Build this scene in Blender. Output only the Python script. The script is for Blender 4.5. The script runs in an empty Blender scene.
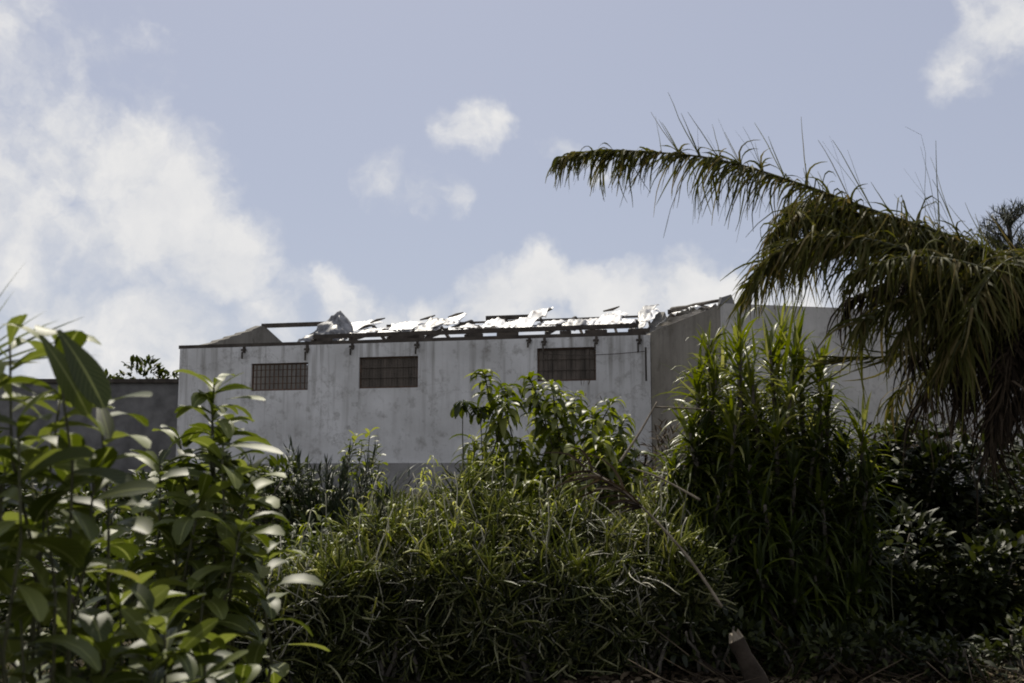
import bpy, math, random
from mathutils import Vector, noise
R = random.Random(7)
sc = bpy.context.scene
C = sc.collection
# ------------------------------------------------------------------ camera, sky, sun, exposure
W_, H_, FPX = 1024, 683, 1080.0
PITCH = math.atan(138.5 / FPX)
cd = bpy.data.cameras.new('camera')
cam = bpy.data.objects.new('camera', cd); C.objects.link(cam)
EYE = Vector((0, 0, 1.6))
cam.location = EYE
cam.rotation_euler = (math.pi / 2 + PITCH, 0, 0)
cd.sensor_width = 36; cd.lens = FPX * 36 / W_
cd.clip_start = 0.05; cd.clip_end = 3000
cd.dof.use_dof = True; cd.dof.focus_distance = 17; cd.dof.aperture_fstop = 4.5
sc.camera = cam
SUN_EL, SUN_AZ = math.radians(54), math.radians(-12)     # azimuth clockwise from +Y (away from camera), sun high behind the building, slightly left
sun_dir = Vector((math.sin(SUN_AZ) * math.cos(SUN_EL), math.cos(SUN_AZ) * math.cos(SUN_EL), math.sin(SUN_EL)))
sl = bpy.data.lights.new('sun', 'SUN'); sl.energy = 5.0; sl.angle = math.radians(0.6); sl.color = (1, .93, .80)
so = bpy.data.objects.new('sun', sl); C.objects.link(so)
so.rotation_euler = sun_dir.to_track_quat('Z', 'Y').to_euler()
sc.view_settings.view_transform = 'Standard'; sc.view_settings.look = 'None'
sc.view_settings.exposure = 0; sc.view_settings.gamma = 1
sc.cycles.use_denoising = True
sc.cycles.max_bounces = 6; sc.cycles.transparent_max_bounces = 4
sc.cycles.pixel_filter_type = 'BLACKMAN_HARRIS'; sc.cycles.filter_width = 1.9

def ray(px, py):
    xv = (px - W_ / 2) / FPX; yv = (H_ / 2 - py) / FPX
    return Vector((xv, math.cos(PITCH) - yv * math.sin(PITCH), math.sin(PITCH) + yv * math.cos(PITCH)))
def P(px, py, Y):
    d = ray(px, py)
    return EYE + d * (Y / d.y)

wd = bpy.data.worlds.new('World'); sc.world = wd; wd.use_nodes = True
nt = wd.node_tree; nt.nodes.clear()
def N(t, **k):
    n = nt.nodes.new(t)
    for a, b in k.items(): setattr(n, a, b)
    return n
def mth(op, a, b=None, clamp=False):
    n = N('ShaderNodeMath', operation=op); n.use_clamp = clamp
    for i, v in enumerate((a, b)):
        if v is None: continue
        if isinstance(v, (int, float)): n.inputs[i].default_value = v
        else: nt.links.new(v, n.inputs[i])
    return n.outputs[0]
tc = N('ShaderNodeTexCoord')
sky = N('ShaderNodeTexSky', sky_type='NISHITA'); sky.sun_disc = False
sky.sun_elevation = SUN_EL; sky.sun_rotation = SUN_AZ; sky.air_density = 1.0; sky.dust_density = 1.0
nz = N('ShaderNodeTexNoise'); nz.inputs['Scale'].default_value = 5; nz.inputs['Detail'].default_value = 6
nz.inputs['Roughness'].default_value = .62
nt.links.new(tc.outputs['Generated'], nz.inputs['Vector'])
sub = N('ShaderNodeVectorMath', operation='SUBTRACT'); sub.inputs[1].default_value = (.5, .5, .5)
nt.links.new(nz.outputs['Color'], sub.inputs[0])
scl = N('ShaderNodeVectorMath', operation='SCALE'); scl.inputs['Scale'].default_value = .13
nt.links.new(sub.outputs[0], scl.inputs[0])
add = N('ShaderNodeVectorMath', operation='ADD')
nt.links.new(tc.outputs['Generated'], add.inputs[0]); nt.links.new(scl.outputs[0], add.inputs[1])
# cloud banks: (pixel it was measured at, angular radius in px, strength); stored as directions of the sky
clouds = [(20, 60, 80, .5), (85, 60, 70, .5), (150, 30, 50, .35), (140, 95, 50, .4), (60, 160, 85, .7), (130, 175, 70, .8), (175, 220, 85, 1.0), (225, 262, 70, .95), (110, 250, 90, .75), (20, 235, 80, .65),
          (170, 315, 95, .75), (60, 320, 80, .7), (260, 320, 70, .6), (340, 325, 55, .75), (398, 180, 40, .62), (378, 166, 34, .55), (420, 188, 36, .6), (446, 192, 28, .55), (470, 122, 40, .6), (490, 118, 38, .62), (552, 145, 36, .6), (590, 154, 30, .45),
          (390, 335, 45, .8), (440, 322, 45, .95), (500, 300, 50, 1.05), (550, 292, 52, 1.15), (600, 300, 48, 1.0), (645, 300, 45, .9), (690, 285, 50, 1.1), (735, 292, 45, .95), (790, 305, 55, .9), (850, 310, 50, .8),
          (1000, 25, 60, .8), (960, 65, 50, .6), (990, 60, 45, .5), (1060, 10, 60, .9), (-60, 200, 110, .8), (560, 345, 60, .8), (460, 350, 60, .7), (900, 330, 60, .5)]
dens = None
for px, py, r, s in clouds:
    d = ray(px, py).normalized()
    dist = N('ShaderNodeVectorMath', operation='DISTANCE'); dist.inputs[1].default_value = d
    nt.links.new(add.outputs[0], dist.inputs[0])
    mr = N('ShaderNodeMapRange', interpolation_type='SMOOTHSTEP')
    mr.inputs['From Min'].default_value = 0; mr.inputs['From Max'].default_value = r * 1.35 / FPX
    mr.inputs['To Min'].default_value = s; mr.inputs['To Max'].default_value = 0
    nt.links.new(dist.outputs['Value'], mr.inputs['Value'])
    dens = mr.outputs[0] if dens is None else mth('MAXIMUM', dens, mr.outputs[0])
# the rest of the sky: broad broken cloud behind the camera
nb = N('ShaderNodeTexNoise'); nb.inputs['Scale'].default_value = 2.3; nb.inputs['Detail'].default_value = 5
nt.links.new(add.outputs[0], nb.inputs['Vector'])
sep = N('ShaderNodeSeparateXYZ'); nt.links.new(tc.outputs['Generated'], sep.inputs[0])
back = N('ShaderNodeMapRange', interpolation_type='SMOOTHSTEP'); back.inputs['From Min'].default_value = .75; back.inputs['From Max'].default_value = .2
nt.links.new(sep.outputs['Y'], back.inputs['Value'])
bc = N('ShaderNodeMapRange', interpolation_type='SMOOTHSTEP'); bc.inputs['From Min'].default_value = .45; bc.inputs['From Max'].default_value = .65
nt.links.new(nb.outputs['Fac'], bc.inputs['Value'])
dens = mth('MAXIMUM', dens, mth('MULTIPLY', back.outputs[0], bc.outputs[0]))
nd = N('ShaderNodeTexNoise'); nd.inputs['Scale'].default_value = 16; nd.inputs['Detail'].default_value = 7; nd.inputs['Roughness'].default_value = .55
nt.links.new(add.outputs[0], nd.inputs['Vector'])
wisp = mth('MULTIPLY', mth('SUBTRACT', nd.outputs['Fac'], .5), 1.5)
gate = mth('MULTIPLY', dens, 4.0, True)
dens2 = mth('ADD', dens, mth('MULTIPLY', wisp, gate))
den = N('ShaderNodeMapRange', interpolation_type='SMOOTHSTEP'); den.inputs['From Min'].default_value = .16; den.inputs['From Max'].default_value = .82
nt.links.new(dens2, den.inputs['Value'])
skm = N('ShaderNodeMix', data_type='RGBA'); skm.inputs[0].default_value = .72
sks = N('ShaderNodeVectorMath', operation='SCALE'); sks.inputs['Scale'].default_value = .10
nt.links.new(sky.outputs[0], sks.inputs[0]); nt.links.new(sks.outputs[0], skm.inputs[6])
skm.inputs[7].default_value = (.46, .475, .57, 1)                   # thin high veil of cloud
cc = N('ShaderNodeMix', data_type='RGBA')
nt.links.new(mth('MULTIPLY', nd.outputs['Fac'], 1.0), cc.inputs[0])
cc.inputs[6].default_value = (.56, .59, .65, 1); cc.inputs[7].default_value = (.95, .925, .89, 1)
cm = N('ShaderNodeMix', data_type='RGBA')
nt.links.new(den.outputs[0], cm.inputs[0]); nt.links.new(skm.outputs[2], cm.inputs[6]); nt.links.new(cc.outputs[2], cm.inputs[7])
bg = N('ShaderNodeBackground'); bg.inputs['Strength'].default_value = 1.0
nt.links.new(cm.outputs[2], bg.inputs[0])
wo = N('ShaderNodeOutputWorld'); nt.links.new(bg.outputs[0], wo.inputs[0])

# ------------------------------------------------------------------ materials
def mat(name, stops, scale=6, rough=.8, detail=5, bump=0, stretch=(1, 1, 1), island=False, trans=0, spec=.4, metal=0, bscale=30, midrib=None):
    m = bpy.data.materials.new(name); m.use_nodes = True
    t = m.node_tree; n = t.nodes; n.clear()
    def A(ty, **k):
        q = n.new(ty)
        for a, b in k.items(): setattr(q, a, b)
        return q
    out = A('ShaderNodeOutputMaterial'); bs = A('ShaderNodeBsdfPrincipled')
    bs.inputs['Roughness'].default_value = rough; bs.inputs['Metallic'].default_value = metal
    bs.inputs['Specular IOR Level'].default_value = spec
    tcn = A('ShaderNodeNewGeometry'); mp = A('ShaderNodeMapping'); mp.inputs['Scale'].default_value = stretch
    t.links.new(tcn.outputs['Position'], mp.inputs[0])
    ns = A('ShaderNodeTexNoise'); ns.inputs['Scale'].default_value = scale; ns.inputs['Detail'].default_value = detail
    t.links.new(mp.outputs[0], ns.inputs[0])
    fac = ns.outputs['Fac']
    if island:
        mx = A('ShaderNodeMix', data_type='FLOAT'); mx.inputs[0].default_value = .7
        t.links.new(ns.outputs['Fac'], mx.inputs[2]); t.links.new(tcn.outputs['Random Per Island'], mx.inputs[3]); fac = mx.outputs[0]
    cr = A('ShaderNodeValToRGB'); e = cr.color_ramp.elements
    e[0].position = stops[0][0]; e[0].color = (*stops[0][1], 1)
    e[1].position = stops[-1][0]; e[1].color = (*stops[-1][1], 1)
    for p_, c_ in stops[1:-1]:
        q = e.new(p_); q.color = (*c_, 1)
    t.links.new(fac, cr.inputs[0])
    col = cr.outputs[0]
    if midrib:
        uv = A('ShaderNodeUVMap'); sp = A('ShaderNodeSeparateXYZ'); t.links.new(uv.outputs[0], sp.inputs[0])
        a = A('ShaderNodeMath', operation='SUBTRACT'); a.inputs[1].default_value = .5; t.links.new(sp.outputs[0], a.inputs[0])
        b = A('ShaderNodeMath', operation='ABSOLUTE'); t.links.new(a.outputs[0], b.inputs[0])
        # side veins: slanting bands
        v1 = A('ShaderNodeMath', operation='MULTIPLY_ADD'); v1.inputs[1].default_value = -.5; t.links.new(b.outputs[0], v1.inputs[0]); t.links.new(sp.outputs[1], v1.inputs[2])
        v2 = A('ShaderNodeMath', operation='MULTIPLY'); v2.inputs[1].default_value = 75; t.links.new(v1.outputs[0], v2.inputs[0])
        v3 = A('ShaderNodeMath', operation='SINE'); t.links.new(v2.outputs[0], v3.inputs[0])
        v4 = A('ShaderNodeMapRange'); v4.inputs['From Min'].default_value = .8; v4.inputs['From Max'].default_value = 1; v4.inputs['To Max'].default_value = .22; t.links.new(v3.outputs[0], v4.inputs[0])
        c = A('ShaderNodeMapRange'); c.inputs['From Min'].default_value = .02; c.inputs['From Max'].default_value = .05
        c.inputs['To Min'].default_value = .75; c.inputs['To Max'].default_value = 0; t.links.new(b.outputs[0], c.inputs[0])
        mxv = A('ShaderNodeMath', operation='MAXIMUM'); t.links.new(c.outputs[0], mxv.inputs[0]); t.links.new(v4.outputs[0], mxv.inputs[1])
        mm = A('ShaderNodeMix', data_type='RGBA'); t.links.new(mxv.outputs[0], mm.inputs[0]); t.links.new(col, mm.inputs[6]); mm.inputs[7].default_value = (*midrib, 1)
        col = mm.outputs[2]
    t.links.new(col, bs.inputs['Base Color'])
    if bump:
        bn = A('ShaderNodeTexNoise'); bn.inputs['Scale'].default_value = bscale; bn.inputs['Detail'].default_value = 6; t.links.new(mp.outputs[0], bn.inputs[0])
        bp = A('ShaderNodeBump'); bp.inputs['Strength'].default_value = bump; bp.inputs['Distance'].default_value = .02
        t.links.new(bn.outputs['Fac'], bp.inputs['Height']); t.links.new(bp.outputs[0], bs.inputs['Normal'])
    if trans:
        tr = A('ShaderNodeBsdfTranslucent'); hs = A('ShaderNodeHueSaturation'); hs.inputs['Value'].default_value = 1.9; hs.inputs['Saturation'].default_value = 1.15
        t.links.new(col, hs.inputs['Color']); t.links.new(hs.outputs[0], tr.inputs[0])
        ms = A('ShaderNodeMixShader'); ms.inputs[0].default_value = trans
        t.links.new(bs.outputs[0], ms.inputs[1]); t.links.new(tr.outputs[0], ms.inputs[2]); t.links.new(ms.outputs[0], out.inputs[0])
    else: t.links.new(bs.outputs[0], out.inputs[0])
    return m

def wallmat(name, base, dirt, streak, topz, amt=.5):
    m = mat(name, [(.3, dirt), (.62, base)], scale=.9, rough=.92, bump=.25, bscale=14, spec=.2)
    t = m.node_tree; n = t.nodes
    bs = [q for q in n if q.type == 'BSDF_PRINCIPLED'][0]; geo = [q for q in n if q.type == 'NEW_GEOMETRY'][0]
    col = bs.inputs['Base Color'].links[0].from_socket
    mp = n.new('ShaderNodeMapping'); mp.inputs['Scale'].default_value = (6, 6, .35); t.links.new(geo.outputs['Position'], mp.inputs[0])
    ns = n.new('ShaderNodeTexNoise'); ns.inputs['Scale'].default_value = 1.4; ns.inputs['Detail'].default_value = 6; t.links.new(mp.outputs[0], ns.inputs[0])
    mr = n.new('ShaderNodeMapRange'); mr.inputs['From Min'].default_value = .5; mr.inputs['From Max'].default_value = .72; t.links.new(ns.outputs['Fac'], mr.inputs[0])
    sp = n.new('ShaderNodeSeparateXYZ'); t.links.new(geo.outputs['Position'], sp.inputs[0])
    tz = n.new('ShaderNodeMapRange'); tz.inputs['From Min'].default_value = topz - 2.6; tz.inputs['From Max'].default_value = topz; tz.inputs['To Min'].default_value = .15; tz.inputs['To Max'].default_value = 1
    t.links.new(sp.outputs['Z'], tz.inputs[0])
    mu = n.new('ShaderNodeMath'); mu.operation = 'MULTIPLY'; t.links.new(mr.outputs[0], mu.inputs[0]); t.links.new(tz.outputs[0], mu.inputs[1])
    m2 = n.new('ShaderNodeMath'); m2.operation = 'MULTIPLY'; m2.inputs[1].default_value = amt; t.links.new(mu.outputs[0], m2.inputs[0])
    mx = n.new('ShaderNodeMix'); mx.data_type = 'RGBA'; t.links.new(m2.outputs[0], mx.inputs[0]); t.links.new(col, mx.inputs[6]); mx.inputs[7].default_value = (*streak, 1)
    # scuffs and splashes of mould
    n2 = n.new('ShaderNodeTexNoise'); n2.inputs['Scale'].default_value = 3.2; n2.inputs['Detail'].default_value = 9; n2.inputs['Roughness'].default_value = .7; t.links.new(geo.outputs['Position'], n2.inputs[0])
    r2 = n.new('ShaderNodeMapRange'); r2.inputs['From Min'].default_value = .54; r2.inputs['From Max'].default_value = .70; r2.inputs['To Max'].default_value = .6; t.links.new(n2.outputs['Fac'], r2.inputs[0])
    m3 = n.new('ShaderNodeMix'); m3.data_type = 'RGBA'; t.links.new(r2.outputs[0], m3.inputs[0]); t.links.new(mx.outputs[2], m3.inputs[6]); m3.inputs[7].default_value = (*streak, 1)
    vo = n.new('ShaderNodeTexVoronoi'); vo.feature = 'DISTANCE_TO_EDGE'; vo.inputs['Scale'].default_value = .55
    wv = n.new('ShaderNodeVectorMath'); wv.operation = 'ADD'; t.links.new(geo.outputs['Position'], wv.inputs[0]); t.links.new(n2.outputs['Color'], wv.inputs[1]); t.links.new(wv.outputs[0], vo.inputs['Vector'])
    rc = n.new('ShaderNodeMapRange'); rc.inputs['From Min'].default_value = .004; rc.inputs['From Max'].default_value = .012; rc.inputs['To Min'].default_value = .32; rc.inputs['To Max'].default_value = 0; t.links.new(vo.outputs['Distance'], rc.inputs['Value'])
    m4 = n.new('ShaderNodeMix'); m4.data_type = 'RGBA'; t.links.new(rc.outputs[0], m4.inputs[0]); t.links.new(m3.outputs[2], m4.inputs[6]); m4.inputs[7].default_value = (*streak, 1)
    t.links.new(m4.outputs[2], bs.inputs['Base Color'])
    return m

M = {}
M['white_wall'] = wallmat('white_wall', (.68, .67, .66), (.50, .49, .475), (.17, .155, .13), 4.9, .75)
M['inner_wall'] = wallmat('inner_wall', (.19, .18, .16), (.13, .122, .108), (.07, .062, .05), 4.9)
M['annex_side'] = wallmat('annex_side', (.27, .245, .205), (.18, .16, .13), (.09, .08, .06), 4.9, .4)  # shade on the left-facing side put into a darker plaster colour
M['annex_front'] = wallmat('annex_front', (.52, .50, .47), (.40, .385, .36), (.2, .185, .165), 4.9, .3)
M['dark_block'] = mat('dark_block', [(.3, (.10, .097, .095)), (.7, (.2, .195, .19))], scale=2.5, rough=.95, bump=.5)
M['plinth'] = mat('plinth', [(.3, (.19, .18, .17)), (.7, (.32, .31, .30))], scale=2, rough=.95, bump=.4)
M['timber'] = mat('timber', [(.3, (.035, .028, .023)), (.7, (.09, .075, .06))], scale=4, rough=.9, bump=.3)
M['rust'] = mat('rust', [(.3, (.05, .03, .02)), (.7, (.12, .075, .05))], scale=9, rough=.85)
M['board'] = mat('board', [(.3, (.06, .05, .04)), (.7, (.14, .115, .095))], scale=7, rough=.9, stretch=(1, 1, .2))
M['sheet'] = mat('sheet', [(.30, (.22, .17, .13)), (.40, (.48, .47, .46)), (.62, (.78, .78, .78))], scale=2.2, rough=.45, spec=.5)
M['grey_sheet'] = mat('grey_sheet', [(.3, (.06, .06, .065)), (.7, (.3, .3, .31))], scale=5, rough=.5)
M['soil'] = mat('soil', [(.3, (.018, .015, .010)), (.5, (.045, .036, .022)), (.7, (.035, .045, .015))], scale=1.3, rough=1, bump=.6, spec=.1)
M['big_leaf'] = mat('big_leaf', [(.12, (.022, .031, .005)), (.5, (.06, .076, .011)), (.82, (.15, .17, .045)), (.95, (.2, .17, .06))], scale=3, rough=.5, island=True, trans=.34, spec=.35, midrib=(.24, .26, .09))
M['rosette_leaf'] = mat('rosette_leaf', [(.12, (.036, .048, .007)), (.5, (.09, .11, .013)), (.88, (.24, .25, .07))], scale=3, rough=.45, island=True, trans=.4, spec=.4)
M['pencil'] = mat('pencil', [(.1, (.008, .011, .003)), (.40, (.024, .031, .006)), (.60, (.065, .078, .014)), (.75, (.16, .165, .05)), (.9, (.46, .44, .28))], scale=1.2, rough=.45, island=True, trans=.25, spec=.4)  # near-black to pale spread puts inner shade and lit strokes into the twig colour
M['pencil_tip'] = mat('pencil_tip', [(.1, (.06, .075, .01)), (.55, (.18, .205, .025)), (.92, (.42, .41, .15))], scale=1.2, rough=.45, island=True, trans=.4)
M['sword_leaf'] = mat('sword_leaf', [(.1, (.014, .021, .004)), (.6, (.038, .053, .008)), (.85, (.09, .11, .015)), (.96, (.26, .23, .1))], scale=1.5, rough=.45, island=True, trans=.3, spec=.35)
M['palm_leaf'] = mat('palm_leaf', [(.1, (.024, .025, .005)), (.5, (.066, .068, .013)), (.78, (.10, .085, .03)), (.95, (.18, .13, .06))], scale=2, rough=.65, island=True, trans=.32, spec=.18)
M['dead_palm'] = mat('dead_palm', [(.2, (.014, .009, .005)), (.7, (.04, .028, .017)), (.93, (.12, .09, .06))], scale=3, rough=.8, island=True, trans=.08, spec=.15)
M['dead_leaf'] = mat('dead_leaf', [(.2, (.016, .010, .006)), (.6, (.045, .031, .018)), (.93, (.16, .125, .08))], scale=3, rough=.8, island=True, trans=.1, spec=.2)
M['hedge_leaf'] = mat('hedge_leaf', [(.15, (.012, .018, .003)), (.6, (.036, .048, .007)), (.9, (.10, .12, .018))], scale=1.5, rough=.55, island=True, trans=.2, spec=.3)
M['grass'] = mat('grass', [(.15, (.02, .025, .006)), (.6, (.055, .06, .015)), (.85, (.12, .105, .04)), (.95, (.24, .2, .12))], scale=1, rough=.7, island=True, trans=.2, spec=.2)
M['sword_lit'] = mat('sword_lit', [(.1, (.045, .06, .008)), (.6, (.12, .14, .014)), (.92, (.32, .31, .12))], scale=1.5, rough=.42, island=True, trans=.3, spec=.45)  # lit version of the sword leaf: sun on the clump top put into colour
M['charred'] = mat('charred', [(.2, (.02, .015, .011)), (.8, (.06, .047, .036))], scale=8, rough=.95, bump=.5, spec=.15)
M['dry_stem'] = mat('dry_stem', [(.2, (.10, .10, .06)), (.8, (.52, .49, .38))], scale=3, rough=.6, island=True)  # dry stalk colour, paled further to put highlights into the bushes
M['shaded_leaf'] = mat('shaded_leaf', [(.15, (.008, .012, .003)), (.6, (.022, .028, .006)), (.93, (.06, .07, .014))], scale=1.5, rough=.55, island=True, trans=.15, spec=.3)  # hedge leaf darkened: the shadow at the right is put into its colour
M['needle'] = mat('needle', [(.2, (.02, .03, .014)), (.8, (.055, .07, .03))], scale=2, rough=.6, island=True)
M['bark'] = mat('bark', [(.3, (.06, .05, .04)), (.7, (.16, .14, .11))], scale=12, rough=.95, bump=.5)
M['green_stem'] = mat('green_stem', [(.3, (.035, .036, .014)), (.7, (.075, .072, .03))], scale=10, rough=.7)
M['pale_wood'] = mat('pale_wood', [(.3, (.09, .07, .048)), (.7, (.25, .21, .155))], scale=14, rough=.8, stretch=(1, 1, .3), bump=.3)

# ------------------------------------------------------------------ mesh builder
class G:
    def __init__(s): s.v = []; s.f = []; s.uv = []
    def add(s, vs, fs, uvs=None):
        b = len(s.v); s.v += [tuple(q) for q in vs]; s.f += [tuple(i + b for i in q) for q in fs]
        s.uv += uvs if uvs else [(0.2, .5)] * len(vs)
    def box(s, o, ax, ay, az):            # corner + three edge vectors
        o, ax, ay, az = map(Vector, (o, ax, ay, az))
        vs = [o, o + ax, o + ax + ay, o + ay]; vs += [q + az for q in vs]
        fs = [(0, 3, 2, 1), (4, 5, 6, 7), (0, 1, 5, 4), (1, 2, 6, 5), (2, 3, 7, 6), (3, 0, 4, 7)]
        if ax.cross(ay).dot(az) < 0: fs = [q[::-1] for q in fs]
        s.add(vs, fs)
    def tube(s, pts, rad, sides=5, cap=True):
        pts = [Vector(p) for p in pts]; n = len(pts); vs = []; fs = []
        for i, p in enumerate(pts):
            d = (pts[min(i + 1, n - 1)] - pts[max(i - 1, 0)]); d = d.normalized() if d.length > 1e-9 else Vector((0, 0, 1))
            ref = Vector((.13, .97, .2)) if abs(d.y) < .9 else Vector((1, 0, .1))
            a = d.cross(ref).normalized(); b = d.cross(a)
            r = rad[i] if isinstance(rad, (list, tuple)) else rad
            for k in range(sides):
                t = 2 * math.pi * k / sides; vs.append(p + a * math.cos(t) * r + b * math.sin(t) * r)
        for i in range(n - 1):
            for k in range(sides):
                k2 = (k + 1) % sides; fs.append((i * sides + k, (i + 1) * sides + k, (i + 1) * sides + k2, i * sides + k2))
        if cap: fs += [tuple(range(sides)), tuple(reversed(range((n - 1) * sides, n * sides)))]
        s.add(vs, fs)
    def ribbon(s, pts, nrm, widths, fold=.2):   # leaf blade along a path, midrib lower than its edges
        n = len(pts); vs = []; uv = []; fs = []
        for i, p in enumerate(pts):
            d = (pts[min(i + 1, n - 1)] - pts[max(i - 1, 0)]); d = d.normalized() if d.length > 1e-9 else Vector((0, 0, 1))
            sd = d.cross(nrm); sd = sd.normalized() if sd.length > 1e-4 else Vector((1, 0, 0))
            up = sd.cross(d); w = widths[i]
            vs += [p - sd * w + up * w * fold, p, p + sd * w + up * w * fold]
            t = i / (n - 1); uv += [(0, t), (.5, t), (1, t)]
        for i in range(n - 1):
            a = i * 3; fs += [(a, a + 1, a + 4, a + 3), (a + 1, a + 2, a + 5, a + 4)]
        s.add(vs, fs, uv)
    def build(s, name, m, parent=None, smooth=True):
        off = parent.location if parent and parent.type == 'EMPTY' else (parent.parent.location if parent and parent.parent else Vector())
        if parent is not None and parent.type != 'EMPTY' and not parent.parent: off = parent.location
        me = bpy.data.meshes.new(name)
        me.from_pydata([(a - off[0], b - off[1], c - off[2]) for a, b, c in s.v], [], s.f)
        uvl = me.uv_layers.new(name='UVMap')
        li = [0] * len(me.loops); me.loops.foreach_get('vertex_index', li)
        fl = []
        for i in li: fl += s.uv[i]
        uvl.data.foreach_set('uv', fl)
        if smooth: me.polygons.foreach_set('use_smooth', [True] * len(me.polygons))
        me.materials.append(M[m] if isinstance(m, str) else m); me.update()
        o = bpy.data.objects.new(name, me); C.objects.link(o)
        if parent is not None: o.parent = parent
        return o
def tag(o, label=None, cat=None, group=None, kind=None):
    if label: o['label'] = label
    if cat: o['category'] = cat
    if group: o['group'] = group
    if kind: o['kind'] = kind
    return o
def thing(name, loc, label, cat, group=None):
    o = bpy.data.objects.new(name, None); C.objects.link(o); o.location = loc; o.empty_display_size = .2
    return tag(o, label, cat, group)
def rv(s=1): return Vector((R.uniform(-s, s), R.uniform(-s, s), R.uniform(-s, s)))
def smooth(a, b, x):
    t = max(0, min(1, (x - a) / (b - a))); return t * t * (3 - 2 * t)
def gz(x, y):
    h = 1.25 * smooth(9.5, 21, y) + .25 * smooth(60, 300, y)
    return h + .10 * noise.noise(Vector((x * .35, y * .35, 0))) + .03 * noise.noise(Vector((x * 1.7, y * 1.7, 3)))

PROF = {'ob': lambda t: (math.sin(math.pi * min(1, t ** 1.7 * .955 + .012)) ** .6),
        'lance': lambda t: (math.sin(math.pi * min(1, t ** .75 * .97 + .02)) ** .8),
        'sword': lambda t: (.55 + .45 * min(1, t * 5)) * (1 - t ** 2.2) + .02}
def leaf(g, p, d, n, L, w, droop=.3, seg=5, prof='ob', fold=.25, twist=0, wave=0):
    d = d.normalized(); pts = []; ws = []; q = Vector(p); dd = Vector(d); st = L / seg
    wob = rv(wave) if wave else None
    for i in range(seg + 1):
        t = i / seg; pts.append(q.copy()); ws.append(w * PROF[prof](t))
        dd = (dd + Vector((0, 0, -1)) * droop / seg * (1 + t) + (wob / seg if wob else Vector())).normalized(); q = q + dd * st
    if abs(d.dot(n.normalized())) > .97: n = n + rv(.5)
    g.ribbon(pts, n + (rv(twist) if twist else Vector()), ws, fold)

# ------------------------------------------------------------------ ground
g = G(); xs = [-900, -400, -150, -60] + [-30 + i * .6 for i in range(101)] + [60, 150, 400, 900]
ys = [-300, -80, -20, -5, 0] + [2 + i * .5 for i in range(61)] + [36, 45, 60, 100, 200, 400, 900, 2000]
vs = [Vector((x, y, gz(x, y))) for y in ys for x in xs]; nx = len(xs)
g.add(vs, [(j * nx + i, j * nx + i + 1, (j + 1) * nx + i + 1, (j + 1) * nx + i) for j in range(len(ys) - 1) for i in range(nx - 1)])
tag(g.build('ground', 'soil'), kind='structure')

# ------------------------------------------------------------------ main building
Ld = 3.228
Lc = P(180, 349, 26.6); Rc = P(650, 335, 24.0); EZ = 1.6 + Ld
Lc.z = Rc.z = EZ
U = (Rc - Lc); LEN = U.length; U.normalize(); V = Vector((-U.y, U.x, 0)); Zv = Vector((0, 0, 1))
L0 = Vector((Lc.x, Lc.y, 0)); BASE = .9
def bp(u, v, z): return L0 + U * u + V * v + Zv * z
def on_wall(px, py, voff=0):
    d = ray(px, py); t = (L0 - EYE).dot(V) + voff; t /= d.dot(V); p = EYE + d * t
    return (p - L0).dot(U), p.z
HALF, RISE = 4.3, 1.12
bld = thing('roofless_building', bp(LEN / 2, 4, 1.2), 'long whitewashed building with torn off roof and three barred windows', 'building')
wins = []
for (x0, y0, x1, y1) in [(251, 363, 308, 390.5), (359, 356.5, 418, 388), (537, 347.5, 596, 381), (645, 347, 650.5, 381)]:
    ua, _ = on_wall(x0, (y0 + y1) / 2); ub, _ = on_wall(x1, (y0 + y1) / 2); xm = (x0 + x1) / 2
    _, zt = on_wall(xm, y0); _, zb = on_wall(xm, y1); wins.append((ua, ub, zb, zt))
wins[3] = (wins[3][0], min(wins[3][1], LEN - .08), wins[3][2], wins[3][3])
def holed_wall(g, org, ua, va, length, th, z0, z1, holes):
    us = sorted({0, length, *[h[0] for h in holes], *[h[1] for h in holes]}); zs = sorted({z0, z1, *[h[2] for h in holes], *[h[3] for h in holes]})
    def hole(i, j):
        if i < 0 or j < 0 or i >= len(us) - 1 or j >= len(zs) - 1: return True
        uc = (us[i] + us[i + 1]) / 2; zc = (zs[j] + zs[j + 1]) / 2
        return any(h[0] < uc < h[1] and h[2] < zc < h[3] for h in holes)
    def p(i, j, w): return org + ua * us[i] + va * (w * th) + Zv * zs[j]
    for i in range(len(us) - 1):
        for j in range(len(zs) - 1):
            if hole(i, j): continue
            g.add([p(i, j, 0), p(i + 1, j, 0), p(i + 1, j + 1, 0), p(i, j + 1, 0)], [(0, 1, 2, 3)])
            g.add([p(i, j, 1), p(i + 1, j, 1), p(i + 1, j + 1, 1), p(i, j + 1, 1)], [(3, 2, 1, 0)])
            if hole(i - 1, j): g.add([p(i, j, 0), p(i, j, 1), p(i, j + 1, 1), p(i, j + 1, 0)], [(3, 2, 1, 0)])
            if hole(i + 1, j): g.add([p(i + 1, j, 0), p(i + 1, j, 1), p(i + 1, j + 1, 1), p(i + 1, j + 1, 0)], [(0, 1, 2, 3)])
            if hole(i, j - 1): g.add([p(i, j, 0), p(i + 1, j, 0), p(i + 1, j, 1), p(i, j, 1)], [(3, 2, 1, 0)])
            if hole(i, j + 1): g.add([p(i, j + 1, 0), p(i + 1, j + 1, 0), p(i + 1, j + 1, 1), p(i, j + 1, 1)], [(0, 1, 2, 3)])
g = G(); holed_wall(g, L0, U, V, LEN, .2, BASE, EZ, wins); front = g.build('front_wall', 'white_wall', bld, False)
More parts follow.
